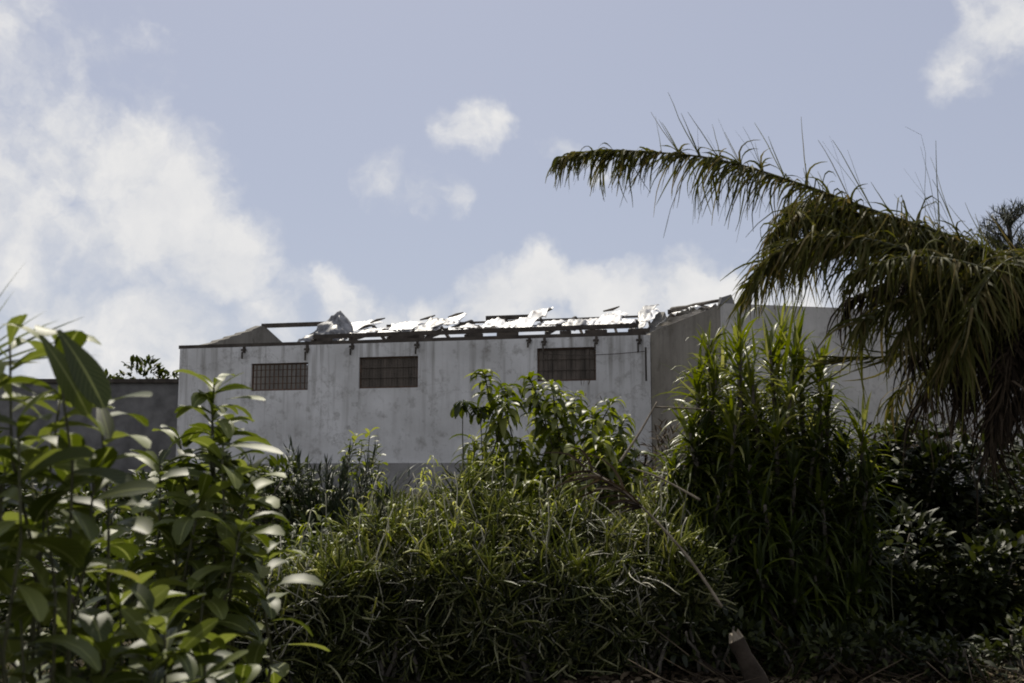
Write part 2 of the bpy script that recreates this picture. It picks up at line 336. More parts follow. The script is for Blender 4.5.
def gable(u0, name, steps):
    g = G(); pts = [(0.2, BASE), (2 * HALF, BASE), (2 * HALF, EZ), (HALF + .05, EZ + RISE), (HALF - .25, EZ + RISE + .02)]
    # broken stepped edge on the front slope
    k = 6
    for i in range(1, k):
        t = i / k; v = HALF - .25 + (0.2 - HALF + .25) * t; z = EZ + RISE * (1 - t)
        pts.append((v + .1, z + (.03 if steps else .02))); pts.append((v, z - (.03 if steps else .02)))
    pts.append((.2, EZ + .02))
    n = len(pts); vs = [bp(u0, v, z) for v, z in pts] + [bp(u0 + .2, v, z) for v, z in pts]
    g.add(vs, [tuple(range(n))[::-1], tuple(range(n, 2 * n))] + [(i, (i + 1) % n, (i + 1) % n + n, i + n) for i in range(n)])
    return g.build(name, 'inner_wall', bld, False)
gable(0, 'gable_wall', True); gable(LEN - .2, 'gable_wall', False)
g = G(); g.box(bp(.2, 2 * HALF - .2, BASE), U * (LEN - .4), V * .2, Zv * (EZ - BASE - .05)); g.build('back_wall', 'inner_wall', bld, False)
_, pz = on_wall(405, 463)
g = G(); g.box(bp(-.04, -.06, BASE), U * (LEN + .04), V * .057, Zv * (pz - BASE)); g.build('plinth', 'plinth', bld, False)
g = G(); g.box(bp(.2, .2, BASE), U * (LEN - .4), V * (2 * HALF - .4), Zv * .45); g.build('floor_slab', 'plinth', bld, False)
# windows
for k, (ua, ub, zb, zt) in enumerate(wins[:3]):
    g = G(); e = .003; b = .035
    g.box(bp(ua + e, .05, zb + e), U * (ub - ua - 2 * e), V * .05, Zv * b); g.box(bp(ua + e, .05, zt - b - e), U * (ub - ua - 2 * e), V * .05, Zv * b)
    g.box(bp(ua + e, .05, zb + b + 2 * e), U * b, V * .05, Zv * (zt - zb - 2 * b - 4 * e)); g.box(bp(ub - b - e, .05, zb + b + 2 * e), U * b, V * .05, Zv * (zt - zb - 2 * b - 4 * e))
    fr = g.build('window', 'rust', bld, False)
    g = G()
    if k == 0:
        for i in range(1, 13):
            u = ua + (ub - ua) * i / 13; g.box(bp(u - .012, .066, zb + .04), U * .024, V * .018, Zv * (zt - zb - .08))
        for i in range(1, 4):
            z = zb + (zt - zb) * i / 4; g.box(bp(ua + .04, .052, z), U * (ub - ua - .08), V * .012, Zv * .016)
        g.build('grille', 'rust', fr, False)
    else:
        g.box(bp(ua + .04, .086, zb + .04), U * (ub - ua - .08), V * .012, Zv * (zt - zb - .08))  # backing panel added behind the boards so the window stays dark
        nb_ = 20 if k == 1 else 12
        for i in range(nb_):
            if k == 2 and i in (4, 8): continue
            w = (ub - ua - .08) / nb_; u = ua + .04 + w * i
            g.box(bp(u, .065 + (i % 2) * .006, zb + .04), U * (w * .84), V * .015, Zv * (zt - zb - .08 - (R.random() * .05 if k == 2 else 0)))
        for z in (zb + (zt - zb) * .33, zb + (zt - zb) * .66): g.box(bp(ua + .04, .045, z), U * (ub - ua - .08), V * .012, Zv * .02)
        tag(g.build('shutter_boards', 'board', fr, False), 'dark upright boards closing the window' if k == 1 else 'dark boards with gaps and vines closing the window')
ua, ub, zb, zt = wins[3]
g = G(); g.box(bp(ua + .003, .02, zb + .003), U * (ub - ua - .006), V * .05, Zv * (zt - zb - .006)); g.build('slit_fill', 'timber', bld, False)  # dark strip filling the narrow upright slit in the wall
# roof timbers
def beam(name, a, b, w, h, m='timber', parent=bld):
    a, b = Vector(a), Vector(b); d = (b - a); s = d.cross(Zv).normalized() * w; up = s.cross(d).normalized() * h
    g = G(); g.box(a - s / 2 - up / 2, d, s, up); return g.build(name, m, parent, False)
u_a, _ = on_wall(308, 340)
beam('eave_beam', bp(-.05, .07, EZ + .045), bp(LEN - .1, .07, EZ + .045), .1, .085)
beam('eave_beam', bp(u_a, .35, EZ + .24), bp(LEN - .3, .35, EZ + .27), .1, .10)
def uv_at(px, v):      # u where a vertical plane at offset v is met
    return on_wall(px, 325, v)[0]
for x0, x1 in ((262, 327), (486, 532), (668, 708)):
    beam('ridge_beam', bp(uv_at(x0, HALF), HALF, EZ + RISE + .05), bp(uv_at(x1, HALF), HALF, EZ + RISE + .05), .08, .12)
beam('ridge_beam', bp(uv_at(338, HALF), HALF, EZ + RISE + .02), bp(uv_at(372, HALF), HALF, EZ + RISE + .05), .06, .06)
for k in range(9):
    u = u_a + (LEN - .5 - u_a) * k / 8; z1 = RISE if k not in (2, 5) else RISE * .55; v1 = HALF if z1 == RISE else HALF * .55
    beam('rafter', bp(u, .25, EZ + .12), bp(u + .02, v1, EZ + z1 - .02), .05, .09)
    beam('rafter', bp(u, 2 * HALF - .3, EZ + .05), bp(u + .02, HALF + .05, EZ + RISE - .02), .05, .09)
for v in (1.5, 2.8):
    beam('purlin', bp(u_a + 1.0, v, EZ + RISE * v / HALF + .10), bp(LEN - .4, v, EZ + RISE * v / HALF + .12), .05, .05)
for px, h in ((245, .3), (308, .38), (353, .28), (418, .3), (530, .22), (545, .34), (597, .34), (640, .4)):
    u, _ = on_wall(px, 350); g = G()
    g.box(bp(u - .03, -.07, EZ - h * .5), U * .05, V * .066, Zv * (h * .5 + .0)); g.box(bp(u - .05, -.10, EZ - h), U * .035, V * .04, Zv * (h * .55))
    g.box(bp(u - .08, -.06, EZ - h * .35), U * .13, V * .03, Zv * .05)
    g.build('rafter_end', 'timber', bld, False)
# cable sagging between two rafter ends
g = G(); a, _ = on_wall(545, 350); b, _ = on_wall(645, 348)
g.tube([bp(a + (b - a) * t / 8, -.09, EZ - .38 - .05 * math.sin(math.pi * t / 8)) for t in range(9)], .008, 4); g.build('cable', 'timber', bld)
# torn white roof sheets
def sheet(name, u0, u1, v0, v1, m, lift=.15, crump=.25, seed=0, z_add=.16):
    g = G(); nu = max(6, int((u1 - u0) / .05)); nv = 16; vs = []
    for j in range(nv + 1):
        for i in range(nu + 1):
            s_, t = i / nu, j / nv
            jag = .25 * noise.noise(Vector((s_ * 5, seed * 3.1, 0))) * (1 if t > .5 else -1) * abs(t - .5) * 2
            u = u0 + (u1 - u0) * s_ + .12 * noise.noise(Vector((t * 4, seed, 1.5)))
            v = v0 + (v1 - v0) * t + jag
            c = noise.noise(Vector((u * 1.3, v * .8, seed))) * crump + abs(noise.noise(Vector((u * 3.1, v * 2, seed + 5)))) * crump * .8
            c *= .62; z = EZ + RISE * v / HALF + z_add - .03 + c + lift * t * t + .022 * math.sin(u * 2 * math.pi / .15)
            vs.append(bp(u, v, max(z, EZ + .12 + v * .2)))
    g.add(vs, [(j * (nu + 1) + i, j * (nu + 1) + i + 1, (j + 1) * (nu + 1) + i + 1, (j + 1) * (nu + 1) + i) for j in range(nv) for i in range(nu)])
    o = g.build(name, m, bld); md = o.modifiers.new('solid', 'SOLIDIFY'); md.thickness = .006
    return o
for i, (x0, x1, v0, v1, mt, lift, cr) in enumerate([
        (337, 362, .6, 3.6, 'sheet', .0, .12), (358, 384, .9, 3.2, 'sheet', -.15, .16), (388, 412, .6, 2.6, 'sheet', .0, .2), (405, 424, 1.2, 3.6, 'sheet', -.1, .1), (421, 438, .4, 2.0, 'grey_sheet', .2, .2),
        (436, 455, 1.2, 3.9, 'sheet', .05, .18), (452, 472, .7, 2.6, 'sheet', -.1, .2), (480, 502, .5, 2.4, 'sheet', .0, .24), (500, 524, 1.0, 3.4, 'sheet', -.1, .12), (524, 541, .6, 3.6, 'sheet', .18, .35), (539, 558, .7, 2.6, 'sheet', -.05, .25),
        (565, 582, .3, 1.4, 'grey_sheet', .05, .18), (574, 600, 1.0, 3.4, 'sheet', -.1, .16), (598, 622, .6, 3.2, 'sheet', .02, .22), (620, 640, 1.0, 2.8, 'sheet', -.12, .14), (638, 652, .5, 3.9, 'grey_sheet', .15, .3), (648, 676, 1.0, 4.1, 'sheet', .0, .22)]):
    o = sheet('roof_sheet', uv_at(x0, (v0 + v1) / 2), min(LEN - .1, uv_at(x1, (v0 + v1) / 2)), v0, v1, mt, lift, cr, i * 1.7 + .3)
    if mt == 'grey_sheet': o['label'] = 'crumpled grey roof sheet bent upward'
g = G(); u0 = uv_at(298, .5); wt = uv_at(343, .5) - u0; vs = []
for j in range(13):
    for i in range(19):
        s_, t = i / 18, j / 12; pk = (min(s_ / .72, (1 - s_) / .28)) ** .7; nn = noise.noise(Vector((s_ * 4, t * 4, 9.1)))
        vs.append(bp(u0 + wt * s_ + nn * .12 * t, .45 + .7 * t + .22 * nn + .1 * noise.noise(Vector((s_ * 11, t * 9, 2))), EZ + .14 + t * (.20 + .66 * pk) + .05 * noise.noise(Vector((s_ * 9, t * 7, 4)))))
g.add(vs, [(j * 19 + i, j * 19 + i + 1, (j + 1) * 19 + i + 1, (j + 1) * 19 + i) for j in range(12) for i in range(18)])
o = g.build('roof_sheet', 'grey_sheet', bld); o.modifiers.new('solid', 'SOLIDIFY').thickness = .006; o['label'] = 'crumpled grey roof sheet standing up in a peak'
for px, w_ in ((318, .35), (392, .8), (408, .3), (470, .3), (497, .5), (560, .25), (585, .5), (632, .4)):     # broken lath ends left between the two beams
    u = uv_at(px, .2); g = G(); g.box(bp(u, .16, EZ + .093), U * w_, V * .12, Zv * .085); g.build('broken_lath', 'timber', bld, False)
for px, s_ in ((378, 0), (428, .1), (456, .25), (545, .3), (612, .3)):
    u = uv_at(px, HALF * .7); g = G(); c = bp(u, HALF * .7, EZ + RISE * .8 + .12 + s_ * .3)
    g.tube([c - U * .22 - Zv * .06, c + rv(.03), c + U * .2 + Zv * .05], [.02, .04, .015], 5); g.build('splintered_timber', 'timber', bld)
beam('back_roof_sheet', bp(u_a + 2.2, HALF + 2.2, EZ + RISE * .55), bp(LEN - .3, HALF + 2.2, EZ + RISE * .55), 3.6, .01, 'sheet')

# ------------------------------------------------------------------ annex on the right
S1 = P(720, 305, 20.3); AZ = S1.z; S1 = Vector((S1.x, S1.y, 0)); S0 = Vector((Rc.x + .012, Rc.y + .02, 0))
sd = (S1 - S0); slen = sd.length; sd.normalize(); fd = Vector((-sd.y, sd.x, 0))
ann = thing('annex_building', S1 + Zv * 1.1, 'flat topped plastered annex standing forward of the long building, behind the palm', 'building')
g = G(); za = EZ + .06
vs = [S0 + Zv * BASE, S1 + Zv * BASE, S1 + Zv * AZ, S1 - sd * .25 + Zv * AZ, S0 + Zv * za]
vs += [v + fd * .2 for v in vs]
g.add(vs, [(4, 3, 2, 1, 0), (5, 6, 7, 8, 9)] + [(i, (i + 1) % 5, (i + 1) % 5 + 5, i + 5) for i in range(5)])
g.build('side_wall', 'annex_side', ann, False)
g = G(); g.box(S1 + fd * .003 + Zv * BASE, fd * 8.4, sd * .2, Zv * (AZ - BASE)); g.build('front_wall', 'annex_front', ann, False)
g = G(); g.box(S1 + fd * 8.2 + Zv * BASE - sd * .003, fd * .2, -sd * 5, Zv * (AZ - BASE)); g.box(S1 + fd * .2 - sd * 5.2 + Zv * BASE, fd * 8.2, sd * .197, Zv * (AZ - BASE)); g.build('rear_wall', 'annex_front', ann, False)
g = G(); g.box(S1 + fd * .22 - sd * .05 + Zv * (AZ - .3), fd * 7.9, -sd * 4.9, Zv * .15); g.build('flat_roof', 'plinth', ann, False)
# loose rafter poles and broken block on the annex corner
def pole(name, a, b, r, label, cat, m='timber', group=None):
    g = G(); a, b = Vector(a), Vector(b); mid = (a + b) / 2
    pts = [a + (b - a) * t / 6 + rv(.012) for t in range(7)]
    o = g; g.tube([p - mid for p in pts], [r * (1 - .05 * i) for i in range(7)], 6)
    o = g.build(name, m); o.location = mid; return tag(o, label, cat, group)
bc_ = S1 + fd * .1 + Zv * (AZ + .003)
g = G(); hb = [(-.14, -.12, 0), (.16, -.12, 0), (.15, .13, 0), (-.13, .12, 0), (-.08, -.09, .14), (.10, -.07, .20), (.09, .08, .15), (-.10, .06, .17)]
g.add(hb, [(0, 3, 2, 1), (4, 5, 6, 7), (0, 1, 5, 4), (1, 2, 6, 5), (2, 3, 7, 6), (3, 0, 4, 7)])
o = g.build('broken_block', 'dark_block', None, False); o.location = bc_ + fd * .02 - sd * .02; tag(o, 'dark broken block sitting on the front corner of the annex wall', 'block')
pole('loose_pole', P(672, 309.5, 23.6), P(721, 303.0, 20.55) + Zv * .05, .045, 'long dark pole lying from the roof to the broken block', 'pole', group='dark poles on the roof corner')
pole('loose_pole', P(694, 306, 22.2), P(714, 309.5, 20.9), .05, 'short dark pole crossing beneath the long one beside the broken block', 'pole', group='dark poles on the roof corner')

g = G(); vs = []
for j in range(11):
    for i in range(31):
        a, t = i / 30, j / 10; q = S0.lerp(S1, .12 + .62 * a); zt = za + (AZ - za) * (.12 + .62 * a)
        nn = noise.noise(Vector((a * 6, t * 3, 4.2))); q = q + fd * (-.06 + .7 * t + .08 * nn)
        vs.append(q + Zv * (zt + .05 + .10 * t + .13 * abs(nn) + .07 * noise.noise(Vector((a * 13, t * 7, 1))) + .012 * math.sin(a * 60) + .1 * math.sin(a * 3.1)))
g.add(vs, [(j * 31 + i, j * 31 + i + 1, (j + 1) * 31 + i + 1, (j + 1) * 31 + i) for j in range(10) for i in range(30)])
mid = (S0 + S1) / 2 + Zv * AZ; g.v = [tuple(Vector(q) - mid) for q in g.v]
o = g.build('fallen_roof_sheet', 'sheet'); o.location = mid; o.modifiers.new('solid', 'SOLIDIFY').thickness = .006
tag(o, 'crumpled white roof sheet fallen along the top of the sloping annex side wall', 'roof sheet')
# ------------------------------------------------------------------ dark outbuilding at far left
OB0 = P(-260, 383, 33.5); ob = thing('stone_outbuilding', (OB0.x + 8, 34, 1.3), 'dark unplastered stone wall of a low outbuilding left of the white building', 'building')
oe = P(196, 383, 33.5); ztop = oe.z
g = G(); g.box((OB0.x, 33.5, .9), (oe.x - OB0.x, 0, 0), (0, 4, 0), (0, 0, ztop - .9)); g.build('wall', 'dark_block', ob, False)
g = G(); g.box((OB0.x - .1, 33.4, ztop + .002), (oe.x - OB0.x + .2, 0, 0), (0, 4.2, 0), (0, 0, .12)); g.build('coping', 'timber', ob, False)

# ------------------------------------------------------------------ plant builders
def at(px, Y): return ((px - 512) / FPX * Y, Y)
def curve(a, b, bend, n=7, wob=.0):
    a, b = Vector(a), Vector(b); out = []
    for i in range(n):
        t = i / (n - 1); out.append(a.lerp(b, t) + Vector(bend) * math.sin(math.pi * t) + (rv(wob) if 0 < i < n - 1 else Vector()))
    return out
def big_leaf_plant(name, base, tips, label, cat, L=.18, W=.04, n=14, span=.5, m='big_leaf', group=None, droop=.9, heroes=(), rad=.012, up=.5, prof='ob', wave=.15, bendy=0.0):
    th = thing(name, base, label, cat, group)
    gs, gl = G(), G()
    for tip in tips:
        tip = Vector(tip); L_ = L * R.uniform(.85, 1.15)
        a = Vector(base) + Vector((R.uniform(-.1, .1), R.uniform(-.1, .1), 0))
        path = curve(a, tip, ((tip.x - a.x) * .25, (tip.y - a.y) * .25, 0) if not bendy else (R.uniform(-bendy, bendy), R.uniform(-bendy, bendy), -.1), 9, .02 + bendy * .06)
        gs.tube(path, [rad * (1.3 - .9 * i / 8) for i in range(9)], 6)
        tot = (tip - a).length; ph = R.random() * 6
        for k in range(n):
            s = (k / (n - 1)) ** 1.4 * span / tot; s = min(s, .9); f = (1 - s) * 8; i = min(7, int(f)); p = path[i].lerp(path[i + 1], f - i)
            ph += 2.4 + R.uniform(-.3, .3); el = up * (1.5 - 1.6 * k / n) + R.uniform(-.25, .25)
            d = Vector((math.cos(ph) * math.cos(el), math.sin(ph) * math.cos(el), math.sin(el)))
            l = L_ * (.55 + .45 * min(1, (k + 1) / 4)) * R.uniform(.8, 1.12)
            leaf(gl, p, d, Zv, l, W * l / L_ * R.uniform(.85, 1.15), droop * R.uniform(.4, 1.3), 6, prof, R.uniform(.1, .45), .35, wave)
    for a, b, w, nrm in heroes:
        d = b - a; L_ = d.length; leaf(gl, a - Zv * 0, d + Zv * .15 * L_, Vector(nrm), L_, w, .25, 8, prof, .18, 0, .05)
    gs.build('stem', 'green_stem', th); gl.build('foliage', m, th); return th
def leaf_bush(name, c, rx, ry, h, n, L, W, label, cat, m='hedge_leaf', group=None, prof='lance', droop=.6, upb=.4, stems=7):
    x, y = c; z0 = gz(x, y) - .03; th = thing(name, (x, y, z0), label, cat, group); gl, gs = G(), G()
    sd_ = R.random() * 50
    lob = [(R.uniform(-.65, .65) * rx, R.uniform(-.6, .6) * ry, R.uniform(.35, .8) * h, R.uniform(.28, .5)) for _ in range(9)] + [(0, 0, h * .45, .6)]
    for k in range(stems):
        l = lob[k % len(lob)]; gs.tube(curve((x + R.uniform(-.1, .1), y + R.uniform(-.1, .1), z0), (x + l[0], y + l[1], z0 + l[2] + .12 * h), (0, 0, .0), 6, .03), [.02 - .002 * i for i in range(6)], 5)
    for k in range(n):
        l = lob[k % len(lob)]
        u = rv(1)
        while u.length > 1 or u.length < .05: u = rv(1)
        u = u.normalized() * u.length ** .4
        p = Vector((x + l[0] + u.x * rx * l[3], y + l[1] + u.y * ry * l[3], z0 + l[2] + u.z * h * l[3] * .8))
        if p.z < z0 + .02: p.z = z0 + .02 + R.random() * .2
        if noise.noise(p * (2.2 / max(.5, rx)) + Vector((sd_, 0, 0))) < -.22 and R.random() < .8: continue
        d = (Vector((u.x, u.y, u.z * .5 + upb)) + rv(.6)); s = R.uniform(.65, 1.2)
        leaf(gl, p, d, Zv + rv(.4), L * s, W * s, droop * R.uniform(.3, 1.4), 4, prof, .2, .3, .3)
    gs.build('stem', 'bark', th); gl.build('foliage', m, th); return th
def pencil_bush(px, py, Y, rx, ry, n, label, top=.25, Lt=(.25, .55)):
    c = P(px, py, Y); z0 = gz(c.x, c.y) - .03; h = c.z - z0; th = thing('pencil_bush', (c.x, c.y, z0), label, 'bush', 'pencil bushes in the foreground')
    g1, g2, gs = G(), G(), G()
    lob = [(R.uniform(-.8, .8) * rx, R.uniform(-.7, .7) * ry, (.1 + .68 * (q_ / 15)) * h, R.uniform(.24, .42)) for q_ in range(16)]
    for l in lob:
        gs.tube(curve((c.x + R.uniform(-.2, .2), c.y + R.uniform(-.2, .2), z0), (c.x + l[0], c.y + l[1], z0 + l[2]), (0, 0, .1), 6, .04), [.022 - .003 * i for i in range(6)], 5)
    for k in range(n):
        l = lob[k % 16]; u = rv(1)
        while u.length > 1: u = rv(1)
        p = Vector((c.x + l[0] + u.x * rx * l[3], c.y + l[1] + u.y * ry * l[3], z0 + l[2] + u.z * h * l[3] * .6))
        if p.z < z0: p.z = z0 + R.random() * .2
        d = (Vector((u.x * .5, u.y * .5 - .15, .8 if R.random() < .6 else -.7)) + rv(.7)).normalized(); ln = R.uniform(*Lt); cv = rv(3.4); pts = []; q = p; seg = 5
        for i in range(seg): pts.append(q); d = (d + cv / seg * .8 + rv(.25)).normalized(); q = q + d * ln / seg
        r = R.uniform(.0045, .0115)
        hi = q.z > z0 + h * .8 and R.random() < .75
        hi = hi and h > .6; (g2 if hi else g1).tube(pts, [r, r, r * .95, r * .8, r * .5], 3, False)
        if R.random() < .5:
            b = pts[2]; d2 = (pts[3] - pts[2]).normalized() + rv(.9); q2 = b; pp = []
            for i in range(4): pp.append(q2); d2 = (d2 + Vector((0, 0, .3))).normalized(); q2 = q2 + d2 * ln * .13
            (g2 if hi else g1).tube(pp, [r * .8, r * .8, r * .7, r * .4], 3, False)
    g3 = G()
    for k in range(70):
        a = R.uniform(0, 6.28); q = Vector((c.x + math.cos(a) * rx * R.uniform(.2, 1), c.y - abs(math.sin(a)) * ry * R.uniform(.2, 1.05), z0 + h * R.uniform(.15, .8)))
        d = (rv(1) + Vector((0, -.2, .7))).normalized(); cv = rv(2.2); ln = R.uniform(.15, .6); pts = []
        for i in range(8): pts.append(q); d = (d + cv / 8 + rv(.2)).normalized(); q = q + d * ln / 8
        g3.tube(pts, [.0062 - .0005 * i for i in range(8)], 4)
    for k in range(16):          # taller stalks standing out of the outline, some with a tuft of narrow leaves
        q = Vector((c.x + R.uniform(-.9, .9) * rx, c.y + R.uniform(-.6, .6) * ry, z0 + h * R.uniform(.6, .85))); ln = R.uniform(.3, .75)
        pts = curve(q, q + Vector((R.uniform(-.18, .18), 0, ln * R.uniform(.6, 1))), (R.uniform(-.08, .08), 0, 0), 7, .012)
        g3.tube(pts, [.0075 - .0006 * i for i in range(7)], 4)
        if R.random() < .5:
            for _ in range(9): leaf(g2, pts[6 - (_ % 3)], rv(1) + Zv * .5, Zv, R.uniform(.08, .15), .009, 1.2, 3, 'lance', .3)
    tag(g3.build('bare_stalks', 'dry_stem', th), 'pale leafless curved stalks')
    gs.build('stem', 'bark', th); g1.build('twigs', 'pencil', th)
    if len(g2.v) > 300: tag(g2.build('young_shoots', 'pencil_tip', th), 'bright yellow green young shoots')
    return th

# ------------------------------------------------------------------ centre: pencil bushes
PB = [(285, 590, 8.9, .36, .35, 1200, 'low olive pencil bush at the left foot of the thicket, beside broad leaved shrubs'),
      (335, 560, 9.1, .42, .4, 1500, 'rounded yellow tipped pencil bush on the left slope of the thicket'),
      (392, 512, 9.6, .46, .4, 1900, 'pencil bush with bright curled shoots below the right end of the plinth'),
      (455, 474, 10.0, .52, .4, 2100, 'tall pencil bush with bare stalks to the left of the rosette shrub'),
      (400, 548, 9.2, .60, .3, 1700, 'dark tangled pencil bush filling the bottom of the picture left of centre'),
      (490, 504, 9.5, .65, .35, 2300, 'broad dense pencil bush in the very middle of the thicket'),
      (555, 486, 9.9, .60, .4, 2000, 'pencil bush in front of the leafy rosette shrub'),
      (605, 500, 9.6, .60, .35, 2000, 'pencil bush crossed by the top of the fallen dry frond'),
      (645, 540, 9.2, .50, .3, 1600, 'low dark pencil bush left of the bare fallen stalk'),
      (540, 540, 9.1, .65, .3, 1700, 'shaded pencil bush at the bottom edge right of centre'),
      (675, 488, 10.0, .50, .45, 1700, 'upright pencil bush between leaning stick and sword leaved clump')]
for px, py, Y, rx, ry, n, lab in PB: pencil_bush(px, py, Y, rx, ry, n, lab)

# ------------------------------------------------------------------ rosette shrub in the centre
Y = 11.0; b = P(550, 560, Y); b.z = gz(b.x, b.y) - .03
tips = [P(*t) for t in [(484, 372, 11), (530, 378, 11.2), (552, 385, 10.9), (505, 402, 10.8), (592, 412, 11.1), (612, 402, 10.9), (520, 440, 10.6), (560, 430, 10.8), (625, 438, 10.7), (490, 455, 10.5), (550, 470, 10.4), (600, 458, 10.6), (575, 395, 11.4), (540, 415, 11.3), (515, 470, 10.3), (575, 448, 10.3), (495, 425, 11.0), (640, 470, 10.6), (530, 455, 11.1), (590, 435, 11.3), (475, 440, 10.8), (480, 468, 10.4), (612, 470, 10.4), (635, 455, 10.9), (535, 402, 11.2), (565, 408, 11.0), (508, 385, 11.3), (625, 418, 11.2), (600, 440, 10.5), (530, 482, 10.1), (575, 480, 10.1), (495, 485, 10.1)]]
big_leaf_plant('rosette_shrub', b, tips, 'bushy shrub with rosettes of narrow glossy leaves below the window with vines', 'shrub', L=.25, W=.034, n=30, span=.3, m='rosette_leaf', droop=1.9, rad=.014, up=.55, prof='lance', bendy=.35)
leaf_bush('leafy_bush', at(556, 11.2), .9, .5, 1.75, 3600, .15, .024, 'tangled leafy bush filling the space beneath the rosette shrub', 'bush', prof='lance', droop=1.0, m='rosette_leaf')
leaf_bush('dry_bush', at(568, 12.4), .55, .3, 2.35, 500, .12, .008, 'thin dry twigs reaching up in front of the right hand window', 'bush', m='dead_leaf', stems=14)
for (px, py, Yy, lab) in [(463, 402, 10.6, 'thin bare sapling with a drooping umbrella of leaves, the taller left of a pair'), (480, 408, 10.7, 'thin dark sapling with a small drooping leaf head, the shorter right of a pair')]:
    b = P(px + 16, 520, Yy); b.z = gz(b.x, b.y) - .03
    big_leaf_plant('umbrella_sapling', b, [P(px, py, Yy)], lab, 'sapling', L=.17, W=.03, n=16, span=.05, m='hedge_leaf', droop=1.9, rad=.01, up=.5, group='thin saplings before the white wall')

# ------------------------------------------------------------------ left foreground broad leaved shrubs
Yf = 2.7; b = P(60, 683, Yf); b.z = gz(b.x, b.y) - .03
het = lambda x0, y0, y_0, x1, y1, y_1, w, n=(0, -.4, 1): (P(x0, y0, y_0), P(x1, y1, y_1), w, n)
tips = [P(*t) for t in [(55, 340, 2.6), (100, 405, 2.9), (10, 345, 2.7), (60, 400, 2.9), (18, 420, 2.5), (95, 470, 2.8), (-30, 380, 2.6), (5, 470, 2.9), (45, 500, 2.7), (-20, 540, 2.5), (75, 560, 3.0), (20, 600, 2.6), (30, 455, 3.1), (-40, 460, 2.9)]]
big_leaf_plant('broad_leaved_shrub', b, tips, 'nearest shrub with very broad leaves at the left edge of the photo', 'shrub', L=.19, W=.037, n=13, span=.40, droop=.95, rad=.008, up=.55, bendy=.08,
    heroes=[het(58, 330, 2.45, 106, 408, 2.4, .036, (.5, -1, .6)), het(40, 335, 2.5, 88, 415, 2.45, .03, (.5, -1, .5)), het(108, 402, 2.9, 152, 396, 2.8, .03), het(112, 400, 2.9, 92, 372, 2.9, .015),
            het(92, 500, 2.6, 156, 486, 2.55, .032, (0, -.8, 1)), het(62, 578, 2.7, 92, 528, 2.6, .026, (.4, -1, .3)), het(98, 398, 2.8, 108, 440, 2.7, .02), het(100, 470, 2.8, 52, 462, 2.7, .034, (0, -1, .6))])
b = P(-60, 683, 2.9); b.z = gz(b.x, b.y) - .03
th = thing('strap_leaved_plant', b, 'tall plant with long pointed strap leaves reaching up at the left edge', 'plant')
gl, gs = G(), G(); top = P(-42, 372, 2.9); gs.tube(curve(b, top, (.02, 0, 0), 7, .01), .018, 7)
for (x, y, w) in [(29, 266, .007), (13, 283, .007), (46, 306, .010), (55, 311, .020), (78, 310, .012), (78, 327, .010), (88, 345, .006), (102, 352, .006), (16, 318, .015), (-10, 290, .012), (40, 360, .02), (30, 395, .02), (-60, 280, .015), (-100, 330, .02), (-120, 300, .02), (0, 420, .02)]:
    tip = P(x, y, 2.9 + R.uniform(-.25, .1)); leaf(gl, top + rv(.015), tip - top + Zv * .02, Vector((0, -.6, 1)), (tip - top).length * 1.02, w, .12, 8, 'sword', .4)
gs.build('stem', 'green_stem', th); gl.build('foliage', 'big_leaf', th)

Yb = 4.4; b = P(205, 683, Yb); b.z = gz(b.x, b.y) - .03
tips = [P(*t) for t in [(214, 385, 4.4), (212, 408, 4.4), (222, 455, 4.2), (180, 440, 4.5), (160, 465, 4.3), (250, 480, 4.3), (200, 500, 4.1), (140, 500, 4.5), (240, 530, 4.0), (175, 540, 4.2), (130, 550, 4.2), (262, 560, 4.3), (205, 580, 4.0), (222, 430, 4.7), (190, 470, 4.8)]]
big_leaf_plant('broad_leaved_shrub', b, tips, 'broad leaved shrub whose upright top stands against the left end of the white wall', 'shrub', L=.22, W=.038, n=25, span=.55, droop=1.0, rad=.011, up=.55, bendy=.10,
    heroes=[het(224, 400, 4.4, 266, 399, 4.3, .024), het(222, 446, 4.3, 282, 452, 4.2, .03), het(214, 385, 4.4, 196, 372, 4.3, .018), het(218, 388, 4.4, 244, 372, 4.4, .014), het(238, 508, 4.1, 206, 500, 4.0, .028), het(238, 508, 4.1, 262, 490, 4.0, .03)])
b = P(140, 683, 3.0) - Zv * .3; b.z = gz(b.x, b.y) - .03
tips = [P(*t) for t in [(120, 600, 3.0), (165, 625, 2.9), (150, 665, 2.8), (205, 655, 3.0), (90, 650, 2.9), (240, 690, 3.0), (60, 670, 2.8), (20, 660, 3.0)]]
big_leaf_plant('broad_leaved_shrub', b, tips, 'low broad leaved shrub rising from the bottom left corner with upturned leaves', 'shrub', L=.16, W=.032, n=14, span=.22, droop=.7, rad=.008, up=.6,
    heroes=[het(166, 668, 2.9, 216, 618, 2.8, .022, (.3, -1, .6)), het(160, 655, 2.9, 124, 606, 2.8, .022, (.5, -1, .5)), het(132, 620, 2.9, 168, 586, 2.9, .024, (.3, -1, .5)), het(205, 678, 2.9, 248, 650, 2.9, .02), het(106, 600, 3.0, 128, 560, 3.0, .014)])

